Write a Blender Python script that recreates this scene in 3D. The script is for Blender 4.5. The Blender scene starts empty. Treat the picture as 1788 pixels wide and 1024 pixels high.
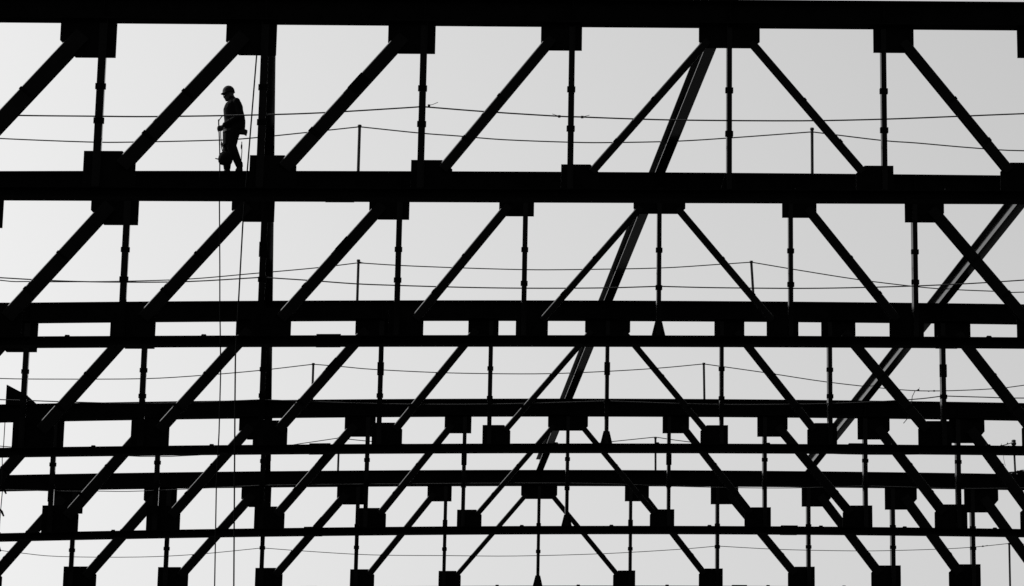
import bpy, bmesh, math, random
from mathutils import Vector, Matrix
random.seed(7)
D = bpy.data
scene = bpy.context.scene
COL = scene.collection
R = math.radians

# ------------------------------------------------------------------ camera
YAW, PITCH, ROLL = 0.068282, 0.256912, 0.018761
CAM_H = 1.6
cam_d = D.cameras.new('camera'); cam = D.objects.new('camera', cam_d); COL.objects.link(cam)
cam_d.sensor_width = 36.0; cam_d.sensor_fit = 'HORIZONTAL'
cam_d.lens = 36.0 * 5744.81 / 1788.0
cam_d.clip_start = 0.5; cam_d.clip_end = 6000
right = Vector((math.cos(YAW), -math.sin(YAW), 0))
fwd = Vector((math.sin(YAW) * math.cos(PITCH), math.cos(YAW) * math.cos(PITCH), math.sin(PITCH)))
up = right.cross(fwd)
r2 = right * math.cos(ROLL) + up * math.sin(ROLL)
u2 = up * math.cos(ROLL) - right * math.sin(ROLL)
M3 = Matrix((r2, u2, -fwd)).transposed()
cam.matrix_world = Matrix.Translation((0, 0, CAM_H)) @ M3.to_4x4()
scene.camera = cam

# ------------------------------------------------------------------ sky and sun
SUN_AZ, SUN_EL = R(-57), R(44)          # azimuth from +Y, negative = towards -X
world = D.worlds.new('World'); scene.world = world; world.use_nodes = True
nt = world.node_tree; nt.nodes.clear()
sky = nt.nodes.new('ShaderNodeTexSky'); sky.sky_type = 'NISHITA'; sky.sun_disc = False
sky.sun_elevation = SUN_EL; sky.sun_rotation = SUN_AZ
sky.altitude = 0; sky.air_density = 1.0; sky.dust_density = 4.5; sky.ozone_density = 1.0
bw = nt.nodes.new('ShaderNodeRGBToBW')            # black-and-white photograph
bg = nt.nodes.new('ShaderNodeBackground'); bg.inputs['Strength'].default_value = 0.15
wo = nt.nodes.new('ShaderNodeOutputWorld')
nt.links.new(sky.outputs[0], bw.inputs[0]); nt.links.new(bw.outputs[0], bg.inputs['Color']); nt.links.new(bg.outputs[0], wo.inputs['Surface'])

sun_d = D.lights.new('sun', 'SUN'); sun = D.objects.new('sun', sun_d); COL.objects.link(sun)
sun_d.energy = 4.8; sun_d.angle = R(0.5); sun_d.color = (1.0, 1.0, 1.0)
sdir = Vector((math.sin(SUN_AZ) * math.cos(SUN_EL), math.cos(SUN_AZ) * math.cos(SUN_EL), math.sin(SUN_EL)))
sun.rotation_euler = sdir.to_track_quat('Z', 'Y').to_euler()
sun.location = (-30, 60, 60)

vs = scene.view_settings
vs.view_transform = 'Standard'; vs.look = 'None'; vs.exposure = 0.35; vs.gamma = 1.0; vs.use_curve_mapping = False

# ------------------------------------------------------------------ materials
def material(name, col, rough, rough_var=0.1, spec=0.5, scale=6.0, bump=0.0, col_var=0.3, metallic=0.0):
    m = D.materials.new(name); m.use_nodes = True
    t = m.node_tree; b = t.nodes['Principled BSDF']
    tc = t.nodes.new('ShaderNodeTexCoord')
    n = t.nodes.new('ShaderNodeTexNoise'); n.inputs['Scale'].default_value = scale; n.inputs['Detail'].default_value = 6
    t.links.new(tc.outputs['Object'], n.inputs['Vector'])
    cr = t.nodes.new('ShaderNodeValToRGB')
    cr.color_ramp.elements[0].position = 0.3; cr.color_ramp.elements[1].position = 0.75
    a, c = col * (1 - col_var), col * (1 + col_var)
    cr.color_ramp.elements[0].color = (a, a, a, 1); cr.color_ramp.elements[1].color = (c, c, c, 1)
    t.links.new(n.outputs['Fac'], cr.inputs['Fac']); t.links.new(cr.outputs['Color'], b.inputs['Base Color'])
    mr = t.nodes.new('ShaderNodeMapRange'); mr.inputs['To Min'].default_value = max(0.02, rough - rough_var); mr.inputs['To Max'].default_value = min(1, rough + rough_var)
    t.links.new(n.outputs['Fac'], mr.inputs['Value']); t.links.new(mr.outputs['Result'], b.inputs['Roughness'])
    b.inputs['Specular IOR Level'].default_value = spec; b.inputs['Metallic'].default_value = metallic
    if bump:
        bp = t.nodes.new('ShaderNodeBump'); bp.inputs['Strength'].default_value = bump; bp.inputs['Distance'].default_value = 0.002
        n2 = t.nodes.new('ShaderNodeTexNoise'); n2.inputs['Scale'].default_value = scale * 8; n2.inputs['Detail'].default_value = 4
        t.links.new(tc.outputs['Object'], n2.inputs['Vector'])
        t.links.new(n2.outputs['Fac'], bp.inputs['Height']); t.links.new(bp.outputs['Normal'], b.inputs['Normal'])
    return m
STEEL = material('black_painted_steel', 0.0025, 0.5, 0.08, 0.004, 3.0, 0.15)
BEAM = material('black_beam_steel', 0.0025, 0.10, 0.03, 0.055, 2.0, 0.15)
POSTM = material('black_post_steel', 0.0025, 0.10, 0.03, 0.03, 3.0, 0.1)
DIAG = material('black_diagonal_steel', 0.0025, 0.42, 0.05, 0.025, 3.0, 0.1)
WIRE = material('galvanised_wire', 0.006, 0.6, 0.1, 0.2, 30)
ROPE = material('dark_rope', 0.003, 0.95, 0.03, 0.01, 60)
CLOTH = material('dark_work_cloth', 0.003, 0.95, 0.04, 0.03, 20, 0.3)
SKIN = material('skin', 0.02, 0.8, 0.05, 0.2, 10)
HATM = material('hard_hat_plastic', 0.004, 0.8, 0.05, 0.05, 10)
LEATH = material('dark_leather', 0.006, 0.7, 0.1, 0.1, 20)
GROUND = material('dark_site_ground', 0.02, 0.95, 0.04, 0.1, 0.4, 0.3)

# ------------------------------------------------------------------ mesh helpers
class MB:
    def __init__(s): s.v = []; s.f = []
    def add(s, vs_, fs):
        o = len(s.v); s.v += [tuple(p) for p in vs_]; s.f += [tuple(i + o for i in f) for f in fs]; return s
    def hexa(s, c):                      # eight corners: bottom ring then top ring
        return s.add(c, [(0, 3, 2, 1), (4, 5, 6, 7), (0, 1, 5, 4), (1, 2, 6, 5), (2, 3, 7, 6), (3, 0, 4, 7)])
    def box(s, x0, x1, y0, y1, z0, z1):
        return s.hexa([(x0, y0, z0), (x1, y0, z0), (x1, y1, z0), (x0, y1, z0), (x0, y0, z1), (x1, y0, z1), (x1, y1, z1), (x0, y1, z1)])
    def plate(s, poly, y0, y1):          # polygon in XZ given thickness in Y (poly counter-clockwise seen from -Y)
        n = len(poly)
        vs_ = [(x, y0, z) for x, z in poly] + [(x, y1, z) for x, z in poly]
        fs = [tuple(range(n)), tuple(range(2 * n - 1, n - 1, -1))]
        fs += [(i, i + n, (i + 1) % n + n, (i + 1) % n) for i in range(n)]
        return s.add(vs_, fs)
    def sweep(s, section, stations):     # section: list of (a, b); stations: (origin, A axis, B axis)
        n = len(section); vs_ = []; fs = []
        for o, A, B in stations:
            for a, b in section: vs_.append(Vector(o) + Vector(A) * a + Vector(B) * b)
        for k in range(len(stations) - 1):
            for i in range(n):
                j = (i + 1) % n
                fs.append((k * n + i, k * n + j, (k + 1) * n + j, (k + 1) * n + i))
        fs.append(tuple(range(n - 1, -1, -1))); q = (len(stations) - 1) * n
        fs.append(tuple(range(q, q + n)))
        return s.add(vs_, fs)
    def tube(s, pts, r, n=6, r_end=None):
        pts = [Vector(p) for p in pts]; st = []
        rad = r if isinstance(r, (list, tuple)) else [r] * len(pts)
        vs_ = []; fs = []; prev = None
        for k, p in enumerate(pts):
            d = (pts[min(k + 1, len(pts) - 1)] - pts[max(k - 1, 0)]).normalized()
            a = prev - d * prev.dot(d) if prev else (Vector((0, 0, 1)) if abs(d.z) < .9 else Vector((1, 0, 0)))
            a = (a - d * a.dot(d)).normalized(); prev = a; b = d.cross(a)
            for i in range(n):
                t = 2 * math.pi * i / n
                vs_.append(p + (a * math.cos(t) + b * math.sin(t)) * rad[k])
        for k in range(len(pts) - 1):
            for i in range(n):
                j = (i + 1) % n
                fs.append((k * n + i, k * n + j, (k + 1) * n + j, (k + 1) * n + i))
        fs.append(tuple(range(n - 1, -1, -1))); q = (len(pts) - 1) * n
        fs.append(tuple(range(q, q + n)))
        return s.add(vs_, fs)
    def lathe(s, prof, c=(0, 0, 0), n=20, sx=1, sy=1):
        vs_ = []; fs = []
        for r, z in prof:
            for i in range(n):
                t = 2 * math.pi * i / n
                vs_.append((c[0] + r * math.cos(t) * sx, c[1] + r * math.sin(t) * sy, c[2] + z))
        for k in range(len(prof) - 1):
            for i in range(n):
                j = (i + 1) % n
                fs.append((k * n + i, k * n + j, (k + 1) * n + j, (k + 1) * n + i))
        fs.append(tuple(range(n - 1, -1, -1))); q = (len(prof) - 1) * n; fs.append(tuple(range(q, q + n)))
        return s.add(vs_, fs)
    def mesh(s, name):
        me = D.meshes.new(name); me.from_pydata(s.v, [], s.f); me.validate()
        bm = bmesh.new(); bm.from_mesh(me); bmesh.ops.recalc_face_normals(bm, faces=bm.faces); bm.to_mesh(me); bm.free()
        return me
    def build(s, name, mat, parent=None, smooth=False):
        me = s.mesh(name); me.materials.append(mat)
        if smooth:
            for p in me.polygons: p.use_smooth = True
            me.set_sharp_from_angle(angle=R(32))
        return link(name, me, parent)
def link(name, me, parent=None):
    o = D.objects.new(name, me); COL.objects.link(o)
    if parent: o.parent = parent
    return o
def tag(o, label, cat, group=None):
    o['label'] = label; o['category'] = cat
    if group: o['group'] = group
    return o
def empty(name, loc):
    o = D.objects.new(name, None); COL.objects.link(o); o.location = loc; o.empty_display_size = .3; return o

# ------------------------------------------------------------------ layout of the five trusses (metres)
XC = 7.821
TY = [57.0, 68.073, 79.187, 90.239, 100.269]
ZA = [20.755 + CAM_H, 20.207 + CAM_H, 17.112 + CAM_H, 16.839 + CAM_H]   # top chord upper/lower, bottom chord upper/lower, as seen
CAMBER = [-0.0416, 0.3779, 0.5932, 0.8090, 0.6829]
TILT = [3.5806, 3.3464, 3.3281, 3.3978, 3.3068]
NX = {-6: -17.2, -5: -14.330, -4: -11.447, -3: -8.518, -2: -5.625, -1: -2.908, 0: 0.0, 1: 2.864, 2: 5.585, 3: 8.449, 4: 11.110, 5: 13.642, 6: 16.15}
NODES = sorted(NX)
TB, BBF = 0.30, 0.26                # flange widths of top and bottom chord
VS = 0.148                          # half flange seen from below: apparent edge offset per half width * 2
def off(i, x): return TILT[i] * 1e-2 * x - CAMBER[i] * 1e-3 * x * x / 1.14
TOP_U = ZA[0] - TB * VS; TOP_L = ZA[1] + TB * VS; BOT_U = ZA[2] - BBF * VS; BOT_L = ZA[3] + BBF * VS
G = 0.016                           # gusset thickness
def wsec(b, h, tf, tw):             # W section in (y, z), z from 0 to h
    return [(-b/2, 0), (b/2, 0), (b/2, tf), (tw/2, tf), (tw/2, h - tf), (b/2, h - tf), (b/2, h), (-b/2, h), (-b/2, h - tf), (-tw/2, h - tf), (-tw/2, tf), (-b/2, tf)]

VW = {0: (.100, .06), 1: (.105, .06), 2: (.122, .10), 3: (.135, .10), 4: (.150, .11), 5: (.150, .11), 6: (.15, .11)}    # in-plane leg, outstanding leg
DWID = {0: .165, 1: .215, 2: .270, 3: .302, 4: .335, 5: .34}
DDEP = {0: .11, 1: .12, 2: .13, 3: .13, 4: .14, 5: .14}
TG_OUT = {0: .565, 1: .57, 2: .655, 3: .71, 4: .775, 5: .83, 6: .4}
TG_IN = {1: .185, 2: .212, 3: .212, 4: .245, 5: .26, 6: .26}
TG_B = {0: .392, 1: .462, 2: .545, 3: .597, 4: .665, 5: .72, 6: .72}
BG_IN = {1: .527, 2: .578, 3: .655, 4: .70, 5: .785, 6: .8}
BG_OUT = {1: .163, 2: .172, 3: .19, 4: .236, 5: .225, 6: .3}
BG_H = {1: .455, 2: .525, 3: .60, 4: .665, 5: .735, 6: .75}
F2 = {0: .66, 1: .633, 2: .61, 3: .605, 4: .60, 5: .60, 6: .6}

LONG_STITCH = {(2, -2), (2, 0), (2, 3), (3, 1), (3, -1), (4, 1), (4, -1), (1, -3)}
TRUSS_LABEL = ['black steel roof truss spanning in front of the hard-hatted worker',
               'black steel roof truss whose top chord the hard-hatted worker stands on',
               'black steel roof truss next behind the one the worker stands on',
               'black steel roof truss with a cut steel plate standing on its top chord',
               'rearmost black steel roof truss, with only open sky behind it']

def build_truss(i):
    root = empty('roof_truss', (XC, TY[i], ZA[3]))
    tag(root, TRUSS_LABEL[i], 'truss', 'steel roof trusses in a row')
    z0 = ZA[3]
    o = lambda x: off(i, x) - z0
    xs = [NX[-6] - .35] + [x for n in NODES for x in ((NX[n],) if n == NODES[-1] else (NX[n], (NX[n] + NX[n + 1]) / 2))] + [NX[6] + .35]
    ax, az = (0, 1, 0), (0, 0, 1)
    tc = MB().sweep(wsec(TB, TOP_U - TOP_L, .03, .02), [((x, 0, TOP_L + o(x)), ax, az) for x in xs]).build('top_chord', STEEL, root)
    bc = MB().sweep(wsec(BBF, BOT_U - BOT_L, .02, .014), [((x, 0, BOT_L + o(x)), ax, az) for x in xs]).build('bottom_chord', STEEL, root)
    for n in NODES:                                             # web stiffeners of the chords, at each joint
        for s in (-1, 1):
            m = MB(); y0, y1 = (-TB/2 + .01, -.011) if s < 0 else (.011, TB/2 - .01)
            x = NX[n]; m.box(x - .008, x + .008, y0, y1, TOP_L + .031 + o(x), TOP_U - .031 + o(x)); m.build('stiffener', STEEL, tc)
    # gusset plates
    for n in NODES:
        a = abs(n); x = NX[n]; sg = -1 if n < 0 else 1       # outer side sign
        zt = TOP_L + o(x) + .001; zl = ZA[1] + o(x)
        if n == 0:
            w = TG_OUT[0]; b = TG_B[0]
            poly = [(-w, zt), (-w, zl - b + .12), (-w + .14, zl - b), (w - .14, zl - b), (w, zl - b + .12), (w, zt)]
        else:
            wo_, wi, b = TG_OUT[a], TG_IN[a], TG_B[a]; c = .1 + .05 * a
            poly = [(x + sg * wo_, zt + off(i, x + sg * wo_) - off(i, x)), (x + sg * wo_, zl - .33), (x + sg * (wo_ - c), zl - b), (x - sg * wi, zl - b), (x - sg * wi, zt - off(i, x) + off(i, x - sg * wi))]
        sl = TILT[i] * 1e-2                                     # plate edges run parallel to the chords
        poly = [(px, pz + sl * (px - x) if k not in (0, len(poly) - 1) else pz) for k, (px, pz) in enumerate(poly)]
        if sg > 0: poly = poly[::-1]
        MB().plate(poly, -G/2, G/2).build('gusset_plate', STEEL, root)
        zb = BOT_U + o(x) - .001; zu = ZA[2] + o(x)
        if n == 0:
            g = MB().plate([(-.155, zb), (.155, zb), (.075, zu + .30), (-.075, zu + .30)], -G/2, G/2)
        else:
            wi, wo_, h = BG_IN[a], BG_OUT[a], BG_H[a]; c = .08 + .03 * a
            poly = [(x + sg * wo_, zb), (x + sg * wo_, zu + h), (x - sg * (wi - c - .05), zu + h), (x - sg * wi, zu + h - .05 - c * .9), (x - sg * wi, zb)]
            poly = [(px, pz + sl * (px - x)) for px, pz in poly]
            if sg < 0: poly = poly[::-1]
            g = MB().plate(poly[::-1] if sg < 0 else poly, -G/2, G/2)
        g.build('gusset_plate', STEEL, root)
    # posts: two angles back to back with stitch plates between
    for n in NODES:
        a = abs(n); x = NX[n]; sg = -1 if n >= 0 or n == -3 else 1      # side of the outstanding legs
        w, dep = VW[a]; t = .011
        za, zb = BOT_U + o(x) + .02, TOP_L + o(x) - .004
        m = MB()
        e = x + sg * w / 2
        for s in (-1, 1):
            sec = [(-sg * w, 0), (0, 0), (0, dep), (-sg * t, dep), (-sg * t, t), (-sg * w, t)]
            m.sweep(sec, [((e, s * (G/2 + .0005), z), (1, 0, 0), (0, s, 0)) for z in (za, zb)])
        post = m.build('post', POSTM, root)
        zu, zl = ZA[2] + o(x), ZA[1] + o(x)
        for k, fr in enumerate((.39, F2[a])):
            zc = zl + (zu - zl) * fr; hh = .05
            if (i, n) in LONG_STITCH and k == 0: hh = .16
            ww = w / 2 + .021
            MB().box(x - ww, x + ww, -.034, .034, zc - hh, zc + hh).build('stitch_plate', STEEL, post)
    # diagonals
    for n in NODES:
        for dr in ((-1,) if n < 0 else (1,) if n > 0 else (-1, 1)):
            k = n + dr
            if k not in NX: continue
            a = abs(n)
            xa = NX[n] + dr * .190; xb = NX[k] - dr * .124
            A = Vector((xa, 0, ZA[1] + o(NX[n]))); B = Vector((xb, 0, ZA[2] + o(NX[k])))
            u = (B - A).normalized(); L = (B - A).length
            P0 = A + u * (.34 if n == 0 else .30); P1 = B - u * (.42 + .03 * a)
            w = DWID[a]; dep = DDEP[a]; t = .013
            nrm = Vector((dr * -u.z * dr, 0, u.x))             # in-plane normal
            if nrm.z < 0: nrm = -nrm                           # points to the upper edge
            m = MB(); h2 = dep / 2; rr = min(.055, h2 - .002); w0 = w / 2 - .01      # inverted trough, rounded upper corners, legs either side of the gussets
            sec = [(-w0, -h2)]
            for k in range(7):
                q = math.pi / 2 * k / 6; sec.append((w0 - rr + rr * math.sin(q), -h2 + rr - rr * math.cos(q)))
            for k in range(7):
                q = math.pi / 2 * k / 6; sec.append((w0 - rr + rr * math.cos(q), h2 - rr + rr * math.sin(q)))
            sec += [(-w0, h2), (-w0, h2 - t), (w0 - t - .02, h2 - t), (w0 - t, h2 - t - .02), (w0 - t, -h2 + t + .02), (w0 - t - .02, -h2 + t), (-w0, -h2 + t)]
            m.sweep(sec, [(p, nrm, (0, 1, 0)) for p in (P0, P1)])
            dg = m.build('diagonal', DIAG, root, True)
            ln = (P1 - P0).length
            for fr, hl in (((.37, .19), (.74, .05)) if (n, dr) == (-2, -1) else ((.46, .03), (.78, .04))):
                c = P0 + u * (ln * fr); q = []
                for yy in (-dep / 2 - .005, dep / 2 + .005):
                    for al, nn in ((-hl, -w/2 + .05), (hl, -w/2 + .05), (hl, w/2 - .013), (-hl, w/2 - .013)):
                        p = c + u * al + nrm * nn; q.append((p.x, yy, p.z))
                MB().hexa(q).build('stitch_plate', STEEL, dg)
    # splice plates and lugs on the bottom chord
    for xa, xb in ((-7.32, -6.80), (6.03, 6.50)):
        for nm, z in (('splice_plate', BOT_U), ('splice_plate', BOT_L - .012)):
            hq = .03 if z == BOT_U else .012
            q = MB(); q.sweep([(-.12, 0), (.12, 0), (.12, hq), (-.12, hq)], [((x, 0, z + o(x)), ax, az) for x in (xa, xb)]); sp = q.build(nm, STEEL, bc)
    for x in (-15.7, -12.57, -9.7, -1.26, 1.25, 4.01, 7.16, 9.54, 12.11, 14.9):
        z = BOT_U + o(x); MB().plate([(x - .06, z), (x + .06, z), (x + .045, z + .035), (x - .045, z + .035)], -.11, .02).build('lug', STEEL, bc)
    return root
for i in range(5): build_truss(i)

# ------------------------------------------------------------------ ground and end columns
gm = MB().add([(-4000, -4000, 0), (4000, -4000, 0), (4000, 4000, 0), (-4000, 4000, 0)], [(0, 1, 2, 3)])
g = gm.build('ground', GROUND); g['kind'] = 'structure'
ORD = ['in front of the worker', 'the worker stands on', 'next behind the worker', 'carrying the cut plate', 'at the rear of the row']
for i in range(5):
    for sx, n in ((-1, -6), (1, 6)):
        x = NX[n]; h = BOT_L + off(i, x) - .006
        c = empty('steel_column', (XC + x, TY[i], 0))
        tag(c, 'tall black steel column under the %s end of the truss %s' % ('rope-side' if sx < 0 else 'far', ORD[i]), 'column', 'columns under the truss ends')
        MB().sweep(wsec(.36, .36, .025, .016), [((0, 0, z), (0, 1, 0), (1, 0, 0)) for z in (.041, h - .03)]).build('shaft', STEEL, c).location.x = -.18
        MB().box(-.3, .3, -.3, .3, .001, .04).build('base_plate', STEEL, c)
        MB().box(-.22, .22, -.2, .2, h - .029, h).build('cap_plate', STEEL, c)

# ------------------------------------------------------------------ roof beams lying across the trusses
LINE = {-3: 'by the hanging ropes', 0: 'over the middle joints', 3: 'with shining web'}
BAY = ['ending on the worker\'s truss from the front', 'running back from the worker\'s truss',
       'ending on the truss with the cut plate', 'ending on the rearmost truss']
for n in (-3, 0, 3):
    for i in range(4):
        x = NX[n]
        za, zb = TOP_U + off(i, x) + .001, TOP_U + off(i + 1, x) + .001
        ya, yb = TY[i] + (.006 if i else -.12), TY[i + 1] - (.006 if i < 3 else -.12)
        dx = .04 if n == -3 else 0.0
        b = MB().sweep(wsec(.25 if n == -3 else .22, .40, .018, .012), [((0, y, z - za), (1, 0, 0), (0, 0, 1)) for y, z in ((ya - TY[i], za), (yb - TY[i], zb))]).build('cross_girder', BEAM)
        b.location = (XC + x + dx, TY[i], za)
        tag(b, 'steel I-beam %s, %s' % (LINE[n], BAY[i]), 'beam', 'roof beams across the trusses')

# ------------------------------------------------------------------ lifeline posts and cables
WHO = {1: "the worker's truss", 2: 'the truss behind the worker', 3: 'the truss with the cut plate', 4: 'the rearmost truss'}
def lpost(i, x, hgt, label, base='top', lean=0.0, knob=False):
    zb = (TOP_U if base == 'top' else BOT_U) + off(i, x)
    c = empty('lifeline_post', (XC + x, TY[i], zb)); tag(c, label, 'post', 'lifeline posts')
    MB().tube([(0, 0, .012), (lean * .5, 0, hgt * .5), (lean, 0, hgt - .055)], .033, 10).build('pole', WIRE, c)
    MB().lathe([(.042, 0), (.046, .02), (.042, .05)], (lean, 0, hgt - .056), 10).build('cap', WIRE, c)
    MB().box(-.08, .08, -.08, .08, .0005, .012).build('base_plate', WIRE, c)
    if knob:
        MB().lathe([(.03, -.12), (.07, -.10), (.085, -.04), (.06, 0), (.075, .04), (.05, .07)], (lean, 0, hgt - .02), 12).build('insulator', WIRE, c)
    return c
for i, a, b in ((1, -6.54, 3.345), (2, -6.255, 3.67), (3, -7.215, 3.865), (4, -6.27, 3.635)):
    ln = {1: 0, 2: -.06, 3: -.02, 4: -.01}[i]
    lpost(i, a, 1.09, 'thin lifeline post on %s, on its rope side' % WHO[i])
    lpost(i, b, 1.09, 'thin lifeline post on %s, beyond its middle joint' % WHO[i], lean=ln)
lpost(4, 15.03, 1.08, 'lifeline post with a knobbed fitting on the rearmost truss', lean=-.03, knob=True)
lpost(4, 14.79, 1.47, 'tall thin lifeline post standing on the rearmost bottom chord', base='bottom')
def cable(i, pts, base, label, r=.0140, cat='cable', ties=(), tails=()):
    w = 0 if base == 'top' else 2
    P = [Vector((x, 0, ZA[w] + off(i, x) + h)) for x, h in pts]
    # Catmull-Rom between kinks
    kink = set(ties); out = []
    for k in range(len(P) - 1):
        p1, p2 = P[k], P[k + 1]
        p0 = P[k - 1] if k > 0 and pts[k][0] not in kink else p1 * 2 - p2
        p3 = P[k + 2] if k + 2 < len(P) and pts[k + 1][0] not in kink else p2 * 2 - p1
        for s in range(4):
            t = s / 4
            out.append(.5 * ((2 * p1) + (p2 - p0) * t + (2 * p0 - 5 * p1 + 4 * p2 - p3) * t * t + (3 * p1 - p0 - 3 * p2 + p3) * t ** 3))
    out.append(P[-1])
    c = empty('lifeline_cable', (XC + pts[0][0], TY[i], P[0].z)); tag(c, label, cat, 'lifeline cables')
    o0 = Vector((pts[0][0], 0, P[0].z))
    MB().tube([p - o0 for p in out], r, 5).build('wire', WIRE, c)
    for x, h, dx, dz in tails:
        q = Vector((x, 0, ZA[w] + off(i, x) + h)) - o0
        MB().tube([q + Vector((0, -.012, 0)), q + Vector((dx * .5, -.03, dz * .35)), q + Vector((dx, -.03, dz))], .0055, 5).build('loose_tail', WIRE, c)
        MB().box(q.x - .022, q.x + .022, -.018, .018, q.z - .022, q.z + .018).build('wire_clip', WIRE, c)
    return c
cable(1, [(-17.2, .98), (-15.6, .82), (-14.24, .73), (-12.4, .65), (-11.43, .645), (-9.59, .69), (-8.85, .74), (-7.75, .86), (-6.54, 1.0), (-5.21, .86), (-4.4, .80), (-3.4, .72), (-1.91, .67), (-1.03, .67), (.35, .71), (1.6, .80), (3.345, .95), (4.89, .77), (5.65, .72), (6.92, .62), (8.04, .57), (10.2, .62), (13, .95), (16.1, 1.0)],
      'top', "lifeline cable sagging between posts on the worker's truss", ties=(-6.54, 3.345))
cable(2, [(-17.2, .9), (-15.07, .57), (-14.44, .53), (-13.53, .515), (-12.05, .515), (-10.44, .56), (-8.89, .69), (-7.33, .83), (-6.255, .96), (-5.2, .89), (-3.76, .83), (-2.12, .785), (-.89, .79), (1.27, .84), (2.71, .94), (3.61, 1.01), (4.89, .80), (6.34, .58), (7.65, .43), (8.53, .36), (9.84, .32), (10.55, .31), (13, .5), (16.1, .9)],
      'top', 'lifeline cable sagging between posts on the truss behind the worker', ties=(-6.255, 3.61), tails=((-6.2, .965, .09, -.01),))
cable(3, [(-17.2, .85), (-15.92, .73), (-14.34, .68), (-11.95, .65), (-10.36, .72), (-8.77, .84), (-7.215, 1.01), (-6.36, .93), (-5.55, .85), (-3.78, .75), (-2.16, .71), (-.54, .71), (1.09, .78), (2.56, .88), (3.845, 1.01), (5.67, .76), (7.42, .51), (9.44, .32), (10.6, .30), (12.17, .39), (13.05, .51), (16.1, 1.0)],
      'top', 'lifeline cable sagging between posts on the truss with the cut plate', ties=(-7.215, 3.845), tails=((10.0, .325, .02, .06), (10.45, .30, -.18, -.04)))
cable(4, [(-17.2, .95), (-12.4, .5), (-9.2, .62), (-7.45, .85), (-6.27, 1.02), (-5.43, .92), (-3.5, .76), (-1, .70), (1.0, .76), (2.34, .90), (3.625, 1.04), (4.54, .91), (6.5, .70), (9.5, .55), (12.6, .6), (14.1, .80), (14.72, .92), (15.0, 1.02)],
      'top', 'lifeline cable sagging between posts on the rearmost truss', ties=(-6.27, 3.625), tails=((14.6, .90, .0, .06), (14.8, .96, .0, .06)))
cable(0, [(-17.2, 1.5), (-15, 1.38), (-13.22, 1.33), (-11.58, 1.32), (-10.45, 1.32), (-8.7, 1.36), (-7.46, 1.41), (-6.01, 1.51), (-5.625, 1.54), (-4.45, 1.45), (-3.1, 1.37), (-2.73, 1.36), (-1.82, 1.33), (-.77, 1.31), (1.34, 1.31), (2.88, 1.35), (4.21, 1.41), (5.47, 1.47), (8.45, 1.6), (11.1, 1.45), (16.1, 1.6)],
      'bottom', 'lifeline cable strung along the posts of the truss in front of the worker', ties=(-5.625, 8.45), tails=((-5.5, 1.56, .16, .06), (-2.7, 1.36, .13, .03), (-3.12, 1.37, -.13, .03)))
cable(1, [(-17.2, 1.5), (-14.06, 1.28), (-12.73, 1.2), (-11.46, 1.17), (-10.07, 1.18), (-8.518, 1.27), (-7.51, 1.2), (-6.53, 1.125), (-5.67, 1.09), (-4.32, 1.05), (-2.91, 1.03), (-1.24, 1.04), (0, 1.08), (1.24, 1.055), (3.1, 1.05), (4.48, 1.08), (5.585, 1.12), (6.86, 1.19), (8.449, 1.31), (11.1, 1.15), (16.1, 1.4)],
      'bottom', "lifeline cable strung along the posts below the worker's feet", ties=(-8.518, 0, 5.585, 8.449))
cable(2, [(-17.2, 1.3), (-14.9, 1.19), (-11.4, 1.05), (-8.518, 1.12), (-5.6, 1.0), (-2.9, .98), (0, 1.06), (2.86, .98), (5.6, 1.02), (7.61, 1.14), (8.449, 1.24), (9.5, 1.22), (10.49, 1.21), (13.6, 1.3), (16.1, 1.35)],
      'bottom', 'lifeline cable strung low along the posts of the truss behind the worker', ties=(-8.518, 0, 8.449))
cable(3, [(-17.2, 1.3), (-14.3, 1.14), (-13.07, 1.11), (-11.8, 1.09), (-8.5, 1.2), (-5.6, 1.2), (0, 1.2), (2.9, 1.115), (4.04, 1.09), (5.5, 1.075), (6.64, 1.09), (8.449, 1.16), (10.56, 1.13), (12.15, 1.14), (16.1, 1.3)],
      'bottom', 'lifeline cable strung along the posts of the truss with the cut plate', r=.0110, ties=(-8.5, 8.449))
cable(4, [(-17.2, 1.4), (-16.52, 1.28), (-15.92, 1.19), (-14.7, 1.05), (-12.29, .99), (-10.49, 1.05), (-8.518, 1.22), (-7.25, 1.11), (-5.18, .97), (-2.74, .93), (-.7, .91), (2.02, .98), (4.36, 1.12), (5.585, 1.23), (7.16, 1.15), (8.31, 1.12), (9.93, 1.11), (10.98, 1.13), (12.42, 1.19), (13.6, 1.27), (14.79, 1.41), (15.26, 1.40), (16.1, 1.35)],
      'bottom', 'lifeline cable strung along the posts of the rearmost truss', r=.0110, ties=(-8.518, 5.585, 14.79), tails=((13.95, 1.31, .15, .03),))

# loose hooked wire on the cut-plate truss
def wpt(i, x, h, w): return Vector((XC + x, TY[i], ZA[w] + off(i, x) + h))
pp = [wpt(3, 10.0, .325, 0), wpt(3, 9.86, .24, 0), wpt(3, 9.78, .08, 0), wpt(3, 9.76, -.12, 0), wpt(3, 9.70, -.42, 0), wpt(3, 9.62, -.58, 0), wpt(3, 9.52, -.70, 0)]
pp = [p + Vector((0, -.19 if k else 0, 0)) for k, p in enumerate(pp)]
hk = MB().tube([p - pp[0] for p in pp], .011, 5).build('loose_wire', WIRE); hk.location = pp[0]
tag(hk, 'loose bent wire end dangling off a lifeline, over a top chord', 'wire')

pp = [wpt(4, 14.62, .90, 0), wpt(4, 14.64, .70, 0), wpt(4, 14.63, .45, 0), wpt(4, 14.68, .2, 0)]
pp = [p + Vector((0, -.16 if k else 0, 0)) for k, p in enumerate(pp)]
hk = MB().tube([p - pp[0] for p in pp], .0065, 5).build('loose_wire', WIRE); hk.location = pp[0]
tag(hk, 'short loose wire dangling beside the knobbed lifeline post', 'wire')
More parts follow.
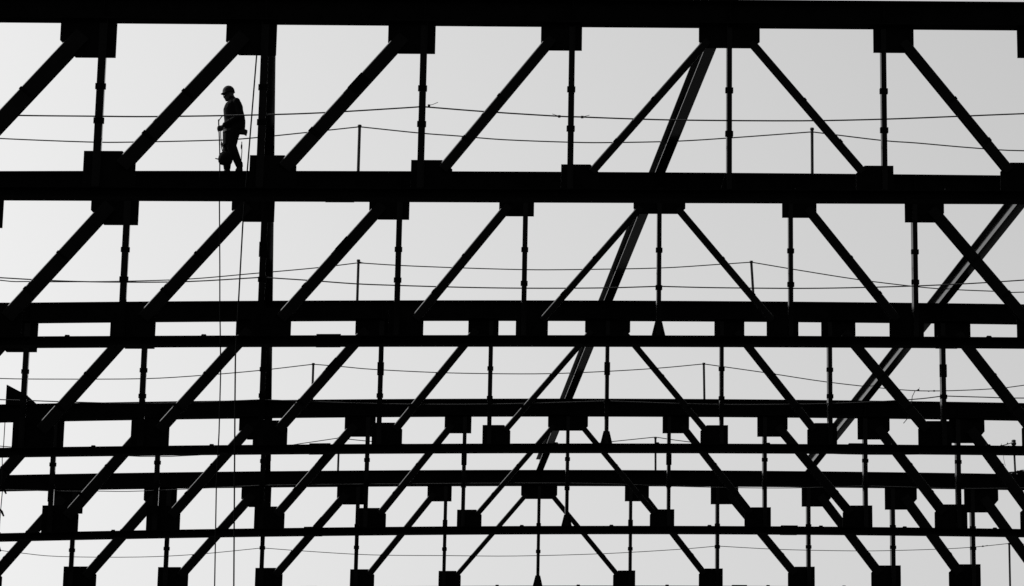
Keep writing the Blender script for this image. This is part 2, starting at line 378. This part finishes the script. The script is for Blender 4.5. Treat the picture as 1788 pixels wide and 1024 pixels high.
# slack coil of cable lying on the rearmost chord
zc = TOP_U + off(4, 15.1)
cc = empty('cable_coil', (XC + 15.1, TY[4] - .02, zc)); tag(cc, 'slack coil of cable heaped on the rearmost chord under the knobbed post', 'coil')
for k in range(5):
    ph = random.uniform(0, 6); rx, ry = .32 - .03 * k, .12 - .006 * k
    MB().tube([(rx * math.cos(t * .314 + ph) * (1 + .1 * math.sin(3 * t * .314 + k)) + .05 * k, ry * math.sin(t * .314 + ph), .018 + .028 * k + .012 * math.sin(t * .9 + k)) for t in range(20)], .015, 6).build('loop', ROPE, cc, True)
MB().tube([(-.55, -.02, .015), (-.4, 0, .05), (-.2, .02, .085), (.05, .02, .10)], .02, 6).build('cable_end', ROPE, cc, True)

# cut plate standing on a top chord
zc = TOP_U + off(3, -15.3)
cp = empty('cut_steel_plate', (XC - 15.3, TY[3] - .02, zc)); tag(cp, 'sloping cut steel plate standing on a truss top chord', 'plate')
MB().plate([(-.40, .002), (.48, .002), (.20, .24), (.12, .30), (-.20, .455), (-.385, .55)], -.012, .012).build('plate', STEEL, cp)
MB().box(-.42, -.39, -.10, .10, .002, .54).build('edge_flange', STEEL, cp)

# ------------------------------------------------------------------ hanging ropes
def rope(pts, label, r=.0135, knots=()):
    p0 = Vector(pts[-1]); c = empty('hanging_rope', p0); tag(c, label, 'rope', 'ropes hanging through the trusses')
    MB().tube([Vector(p) - p0 for p in pts], r, 6).build('rope', ROPE, c, True)
    for q, dx, dz in knots:
        q = Vector(q) - p0
        m = MB(); m.tube([q + Vector((-.02, -.02, .07)), q + Vector((dx * .4, -.03, 0)), q + Vector((dx, -.02, dz))], [.03, .034, .022], 6); m.build('knot', ROPE, c, True)
    return c
def tz(i, x, w, h): return ZA[w] + off(i, x) + h
ra = [(-9.58, 1.08), (-9.53, .45), (-9.51, .01), (-9.49, -.7), (-9.42, -2.2), (-9.39, -2.94), (-9.31, -4.45), (-9.29, -5.81), (-9.30, -6.95), (-9.25, -9.03), (-9.22, -12.0)]
P = [(XC + x, TY[1] - .24, tz(1, x, 0, h)) for x, h in ra]; P.append((XC - 9.2, TY[1] - .24, .012))
rope(P, "rope running from the worker's hand straight down to the ground")
rb = [(-8.655, -.45), (-8.66, -.59), (-8.75, -2.78), (-8.79, -3.75), (-8.81, -5.2), (-8.825, -6.2), (-8.80, -7.04), (-8.69, -10.35)]
P = [(XC + x, TY[0] + (.03 if h > -1 else .19), tz(0, x, 1, h)) for x, h in rb]; P[0] = (P[0][0], TY[0] + .015, P[0][2]); P.append((XC - 8.6, TY[0] + .2, .012))
rope(P, 'rope hanging from the gusset of the truss in front of the worker')
rc = [(-15.7, .1), (-15.7, -.67), (-15.72, -.99), (-15.66, -1.99), (-15.68, -2.61), (-15.69, -3.97), (-15.69, -5)]
P = [(XC + x, TY[3] - .18, tz(3, x, 1, h)) for x, h in rc]; P.append((XC - 15.7, TY[3] - .18, .012))
kk = [((XC + x, TY[3] - .18, tz(3, x, 1, h)), dx, dz) for x, h, dx, dz in ((-15.66, -1.92, .11, -.12), (-15.68, -2.55, .10, -.12), (-15.69, -3.55, .08, -.10), (-15.69, -3.92, .08, -.12), (-15.69, -4.35, .08, -.1))]
rope(P, 'knotted rope with short tied ends hanging past the cut plate', .012, kk)

# ------------------------------------------------------------------ the worker
KX, KZ = 462.0, 439.0
def W(zx, zy, y=0.0): return Vector(((zx - 300 + .033 * (zy - 955)) / KX, y, (955 - zy) / KZ))
def sphere(m, c, rx, ry, rz, n=16):
    prof = [(max(.001, math.sin(math.pi * k / 10)), -math.cos(math.pi * k / 10)) for k in range(11)]
    o0 = len(m.v); m.lathe([(r, z) for r, z in prof], (0, 0, 0), n)
    for k in range(o0, len(m.v)):
        x, y, z = m.v[k]; m.v[k] = (c[0] + x * rx, c[1] + y * ry, c[2] + z * rz)
def torso(m, rows, inf=0.0):
    vs_ = []; fs = []; n = 20
    for zy, xl, xr, ry in rows:
        a, b = W(xl, zy), W(xr, zy); cx = (a.x + b.x) / 2; rx = (b.x - a.x) / 2 + inf
        for i in range(n):
            t = 2 * math.pi * i / n; vs_.append((cx + rx * math.cos(t), (ry + inf) * math.sin(t), a.z))
    for k in range(len(rows) - 1):
        for i in range(n):
            j = (i + 1) % n; fs.append((k * n + i, k * n + j, (k + 1) * n + j, (k + 1) * n + i))
    fs.append(tuple(range(n))); q = (len(rows) - 1) * n; fs.append(tuple(range(q + n - 1, q - 1, -1)))
    m.add(vs_, fs)
def limb(m, pts, inf=0.0):
    P = []; rr = []
    for k in range(len(pts) - 1):
        for s in range(4):
            t = s / 4; P.append(pts[k][0].lerp(pts[k + 1][0], t)); rr.append(pts[k][1] * (1 - t) + pts[k + 1][1] * t + inf)
    P.append(pts[-1][0]); rr.append(pts[-1][1] + inf); m.tube(P, rr, 12)
    for p, r in pts: sphere(m, p, r + inf, r + inf, r + inf, 10)
def fuse(m, name, mat, parent, voxel):
    me = m.mesh(name + '_src'); t = D.objects.new('tmp', me); COL.objects.link(t)
    md = t.modifiers.new('r', 'REMESH'); md.mode = 'VOXEL'; md.voxel_size = voxel; md.use_smooth_shade = True
    sm = t.modifiers.new('s', 'SMOOTH'); sm.factor = .5; sm.iterations = 2
    dg = bpy.context.evaluated_depsgraph_get()
    out = D.meshes.new_from_object(t.evaluated_get(dg)); out.name = name
    D.objects.remove(t); D.meshes.remove(me)
    out.materials.clear(); out.materials.append(mat)
    for p in out.polygons: p.use_smooth = True
    return link(name, out, parent)
wx = -9.50
WORK = Vector((XC + (W(300, 955).x) - 9.275, TY[1] - .05, TOP_U + off(1, -9.3)))
worker = empty('person', WORK)
tag(worker, 'worker in a hard hat and thick jacket walking along a steel chord, looking down', 'person')
NEAR, FAR = -.20, .20
arm_near = [(W(352, 282, NEAR), .072), (W(398, 425, NEAR - .04), .058), (W(238, 512, -.17), .046)]
arm_far = [(W(345, 285, FAR), .072), (W(345, 430, FAR + .03), .056), (W(235, 505, .10), .044)]
leg_front = [(W(272, 560, .09), .108), (W(265, 740, .08), .088), (W(262, 830, .075), .078), (W(262, 905, .07), .06)]
leg_rear = [(W(325, 560, -.09), .118), (W(306, 710, -.09), .090), (W(356, 830, -.085), .072), (W(386, 900, -.08), .06)]
rows_t = [(228, 296, 345, .075), (245, 283, 372, .15), (265, 266, 392, .21), (300, 238, 408, .22), (340, 226, 412, .215), (400, 231, 428, .20), (450, 236, 436, .19), (500, 232, 434, .19), (545, 224, 430, .19)]
rows_p = [(520, 226, 400, .17), (575, 220, 384, .18), (640, 220, 362, .17), (700, 222, 348, .16)]
m = MB()
torso(m, rows_t, -.03); torso(m, rows_p, -.025)
for L in (arm_near, arm_far, leg_front, leg_rear): limb(m, L, -.018)
# neck and head
limb(m, [(W(325, 262), .065), (W(300, 205), .06)])
hc = W(278, 180)
sphere(m, hc, .098, .078, .12); sphere(m, W(262, 222), .07, .06, .075)
sphere(m, W(252, 244), .032, .03, .03)                                   # chin
sphere(m, W(229, 217), .022, .016, .022); sphere(m, W(234, 208), .02, .017, .03)   # nose
sphere(m, W(238, 233), .018, .028, .012)                                 # mouth
for s in (-1, 1): sphere(m, W(296, 205, s * .077), .028, .012, .034)     # ears
# hands, closed round the rope
for wr, hcv, s in ((W(238, 512, -.17), W(193, 537, -.15), -1), (W(235, 505, .10), W(196, 525, .08), 1)):
    limb(m, [(wr, .032), (hcv + Vector((.02, 0, .005)), .036)]); sphere(m, hcv, .045, .03, .046, 12)
    for f in range(4):
        b = hcv + Vector((-.030, -s * .002, .030 - .021 * f)); ln = (.034, .04, .038, .03)[f]
        m.tube([b + Vector((.01, 0, 0)), b + Vector((-ln * .7, -s * .004, -.010)), b + Vector((-ln * .9, -s * .026, -.022)), b + Vector((-ln * .2, -s * .040, -.026))], [.012, .011, .010, .009], 8)
    m.tube([hcv + Vector((.012, -s * .012, .03)), hcv + Vector((-.02, -s * .032, .034)), hcv + Vector((-.05, -s * .034, .016))], [.014, .012, .010], 8)
body = fuse(m, 'body', SKIN, worker, .0085)
m = MB(); torso(m, rows_t, .014)
for L in (arm_near, arm_far): limb(m, L, .012)
limb(m, [(W(325, 250), .085), (W(304, 232), .082)])                      # collar
sphere(m, W(262, 290), .05, .12, .05); sphere(m, W(238, 335), .035, .10, .06)   # chest bulk of the harness padding
sphere(m, W(392, 330), .05, .16, .10); sphere(m, W(404, 420), .05, .15, .12)
torso(m, [(500, 232, 434, .19), (548, 224, 432, .195)], .004)
fuse(m, 'jacket', CLOTH, worker, .012)
m = MB(); torso(m, rows_p, .008)
for L in (leg_front, leg_rear): limb(m, L, .018)
fuse(m, 'trousers', CLOTH, worker, .012)
for L, tx in ((leg_front, W(232, 940, .07)), (leg_rear, W(352, 940, -.08))):
    an = L[-1][0]; m = MB()
    limb(m, [(an + Vector((.005, 0, .05)), .066), (Vector((an.x + .012, an.y, .062)), .056)])
    sphere(m, Vector((an.x + .005, an.y, .05)), .07, .048, .05)
    limb(m, [(Vector((an.x - .02, an.y, .05)), .047), (Vector((tx.x + .03, an.y, .042)), .04)])
    m.box(tx.x - .015, an.x + .075, an.y - .05, an.y + .05, .001, .03)
    fuse(m, 'boot', LEATH, worker, .009)
# hard hat: dome with ridge and brim
hat = MB(); prof = [(.134, 0), (.140, .004), (.134, .02), (.130, .05), (.121, .085), (.103, .115), (.08, .135), (.05, .149), (.02, .155), (.001, .156)]
hat.lathe(prof, (0, 0, 0), 24, 1.0, .86)
hat.tube([(.118 * math.cos(math.pi * k / 10), 0, .02 + .134 * math.sin(math.pi * k / 10)) for k in range(1, 10)], .018, 8)
bv = []
for k in range(13):
    t = math.pi * (.62 + .76 * k / 12); bv.append((.132 * math.cos(t), .112 * math.sin(t)))
for (ax_, ay_), (bx_, by_) in zip(bv, bv[1:]):
    q = 1.30
    hat.hexa([(ax_, ay_, 0), (bx_, by_, 0), (bx_ * q, by_ * 1.05, -.016), (ax_ * q, ay_ * 1.05, -.016), (ax_, ay_, .01), (bx_, by_, .01), (bx_ * q, by_ * 1.05, -.010), (ax_ * q, ay_ * 1.05, -.010)])
ho = hat.build('hard_hat', HATM, worker, True); ho.location = W(272, 172); ho.rotation_euler = (0, R(-6), 0)
# safety glasses
gl = MB()
for s in (-1, 1):
    gl.box(-.008, .008, s * .035 - .028, s * .035 + .028, -.02, .02); gl.box(-.0, .12, s * .079 - .003, s * .079 + .003, .002, .012)
gl.box(-.008, .006, -.01, .01, 0, .01)
go = gl.build('safety_glasses', HATM, worker); go.location = W(222, 202); go.rotation_euler = (0, R(-10), 0)
# tool belt and pouch
m = MB(); torso(m, [(548, 220, 400, .2), (572, 218, 388, .2)], .008)
belt = m.build('tool_belt', LEATH, worker, True)
m = MB(); a, b, c_, d_ = W(378, 535), W(448, 545), W(440, 588), W(376, 577)
e1, e2 = W(463, 552), W(452, 592)
m.plate([(d_.x, d_.z), (W(430, 580).x, W(430, 580).z), (e2.x, e2.z), (e1.x, e1.z), (W(435, 540).x, W(435, 540).z), (a.x, a.z)], -.13, .02)
m.build('pouch', LEATH, belt)
# cord looping from the chest to the hand
m = MB(); m.tube([W(245, 416, -.16), W(228, 422, -.19), W(210, 435, -.2), W(194, 453, -.2), W(182, 473, -.195), W(175, 495, -.185), W(175, 515, -.17), W(182, 535, -.16)], .010, 6)
m.build('harness_cord', ROPE, worker, True)

# tool bag hanging from the hand
bgc = W(245, 905)
bag = empty('tool_bag', WORK + Vector((bgc.x, -.17, bgc.z))); tag(bag, "round bulging tool bag hanging by a cord at the worker's shin", 'bag')
m = MB(); m.lathe([(.09, 0), (.125, .012), (.15, .06), (.158, .13), (.145, .20), (.115, .25), (.085, .275), (.07, .29)], (0, 0, 0), 20, 1, .8); m.build('sack', CLOTH, bag, True)
m = MB(); q = W(178, 856) - bgc; m.tube([(q.x + .05, 0, q.z), (q.x, 0, q.z + .002), (q.x - .07, -.01, q.z + .016)], [.014, .014, .011], 8); m.build('tool_handle', LEATH, bag, True)
m = MB(); k = [W(197, 575), W(199, 640), W(204, 690), W(208, 740), W(217, 775), W(232, 795)]
m.tube([(p.x - bgc.x, 0, p.z - bgc.z) for p in k], .010, 6); m.build('cord', ROPE, bag, True)
m = MB(); q = W(206, 705) - bgc; m.tube([(q.x, 0, q.z + .04), (q.x + .004, 0, q.z), (q.x + .012, 0, q.z - .07)], [.014, .024, .014], 8); m.build('snap_hook', WIRE, bag, True)
# lanyard from the lifeline down behind the leg
l0, l1 = W(406, 642), W(402, 835)
lan = empty('lanyard', WORK + Vector((l1.x, .06, l1.z))); tag(lan, "short safety lanyard hanging from the lifeline behind the worker's leg", 'lanyard')
MB().tube([(l0.x - l1.x, 0, l0.z - l1.z), (.006, 0, .22), (0, 0, 0)], .009, 6).build('strap', ROPE, lan, True)
MB().lathe([(.008, -.06), (.018, -.03), (.018, .03), (.008, .06)], (l0.x - l1.x, 0, l0.z - l1.z - .11), 8).build('snap_hook', WIRE, lan, True)
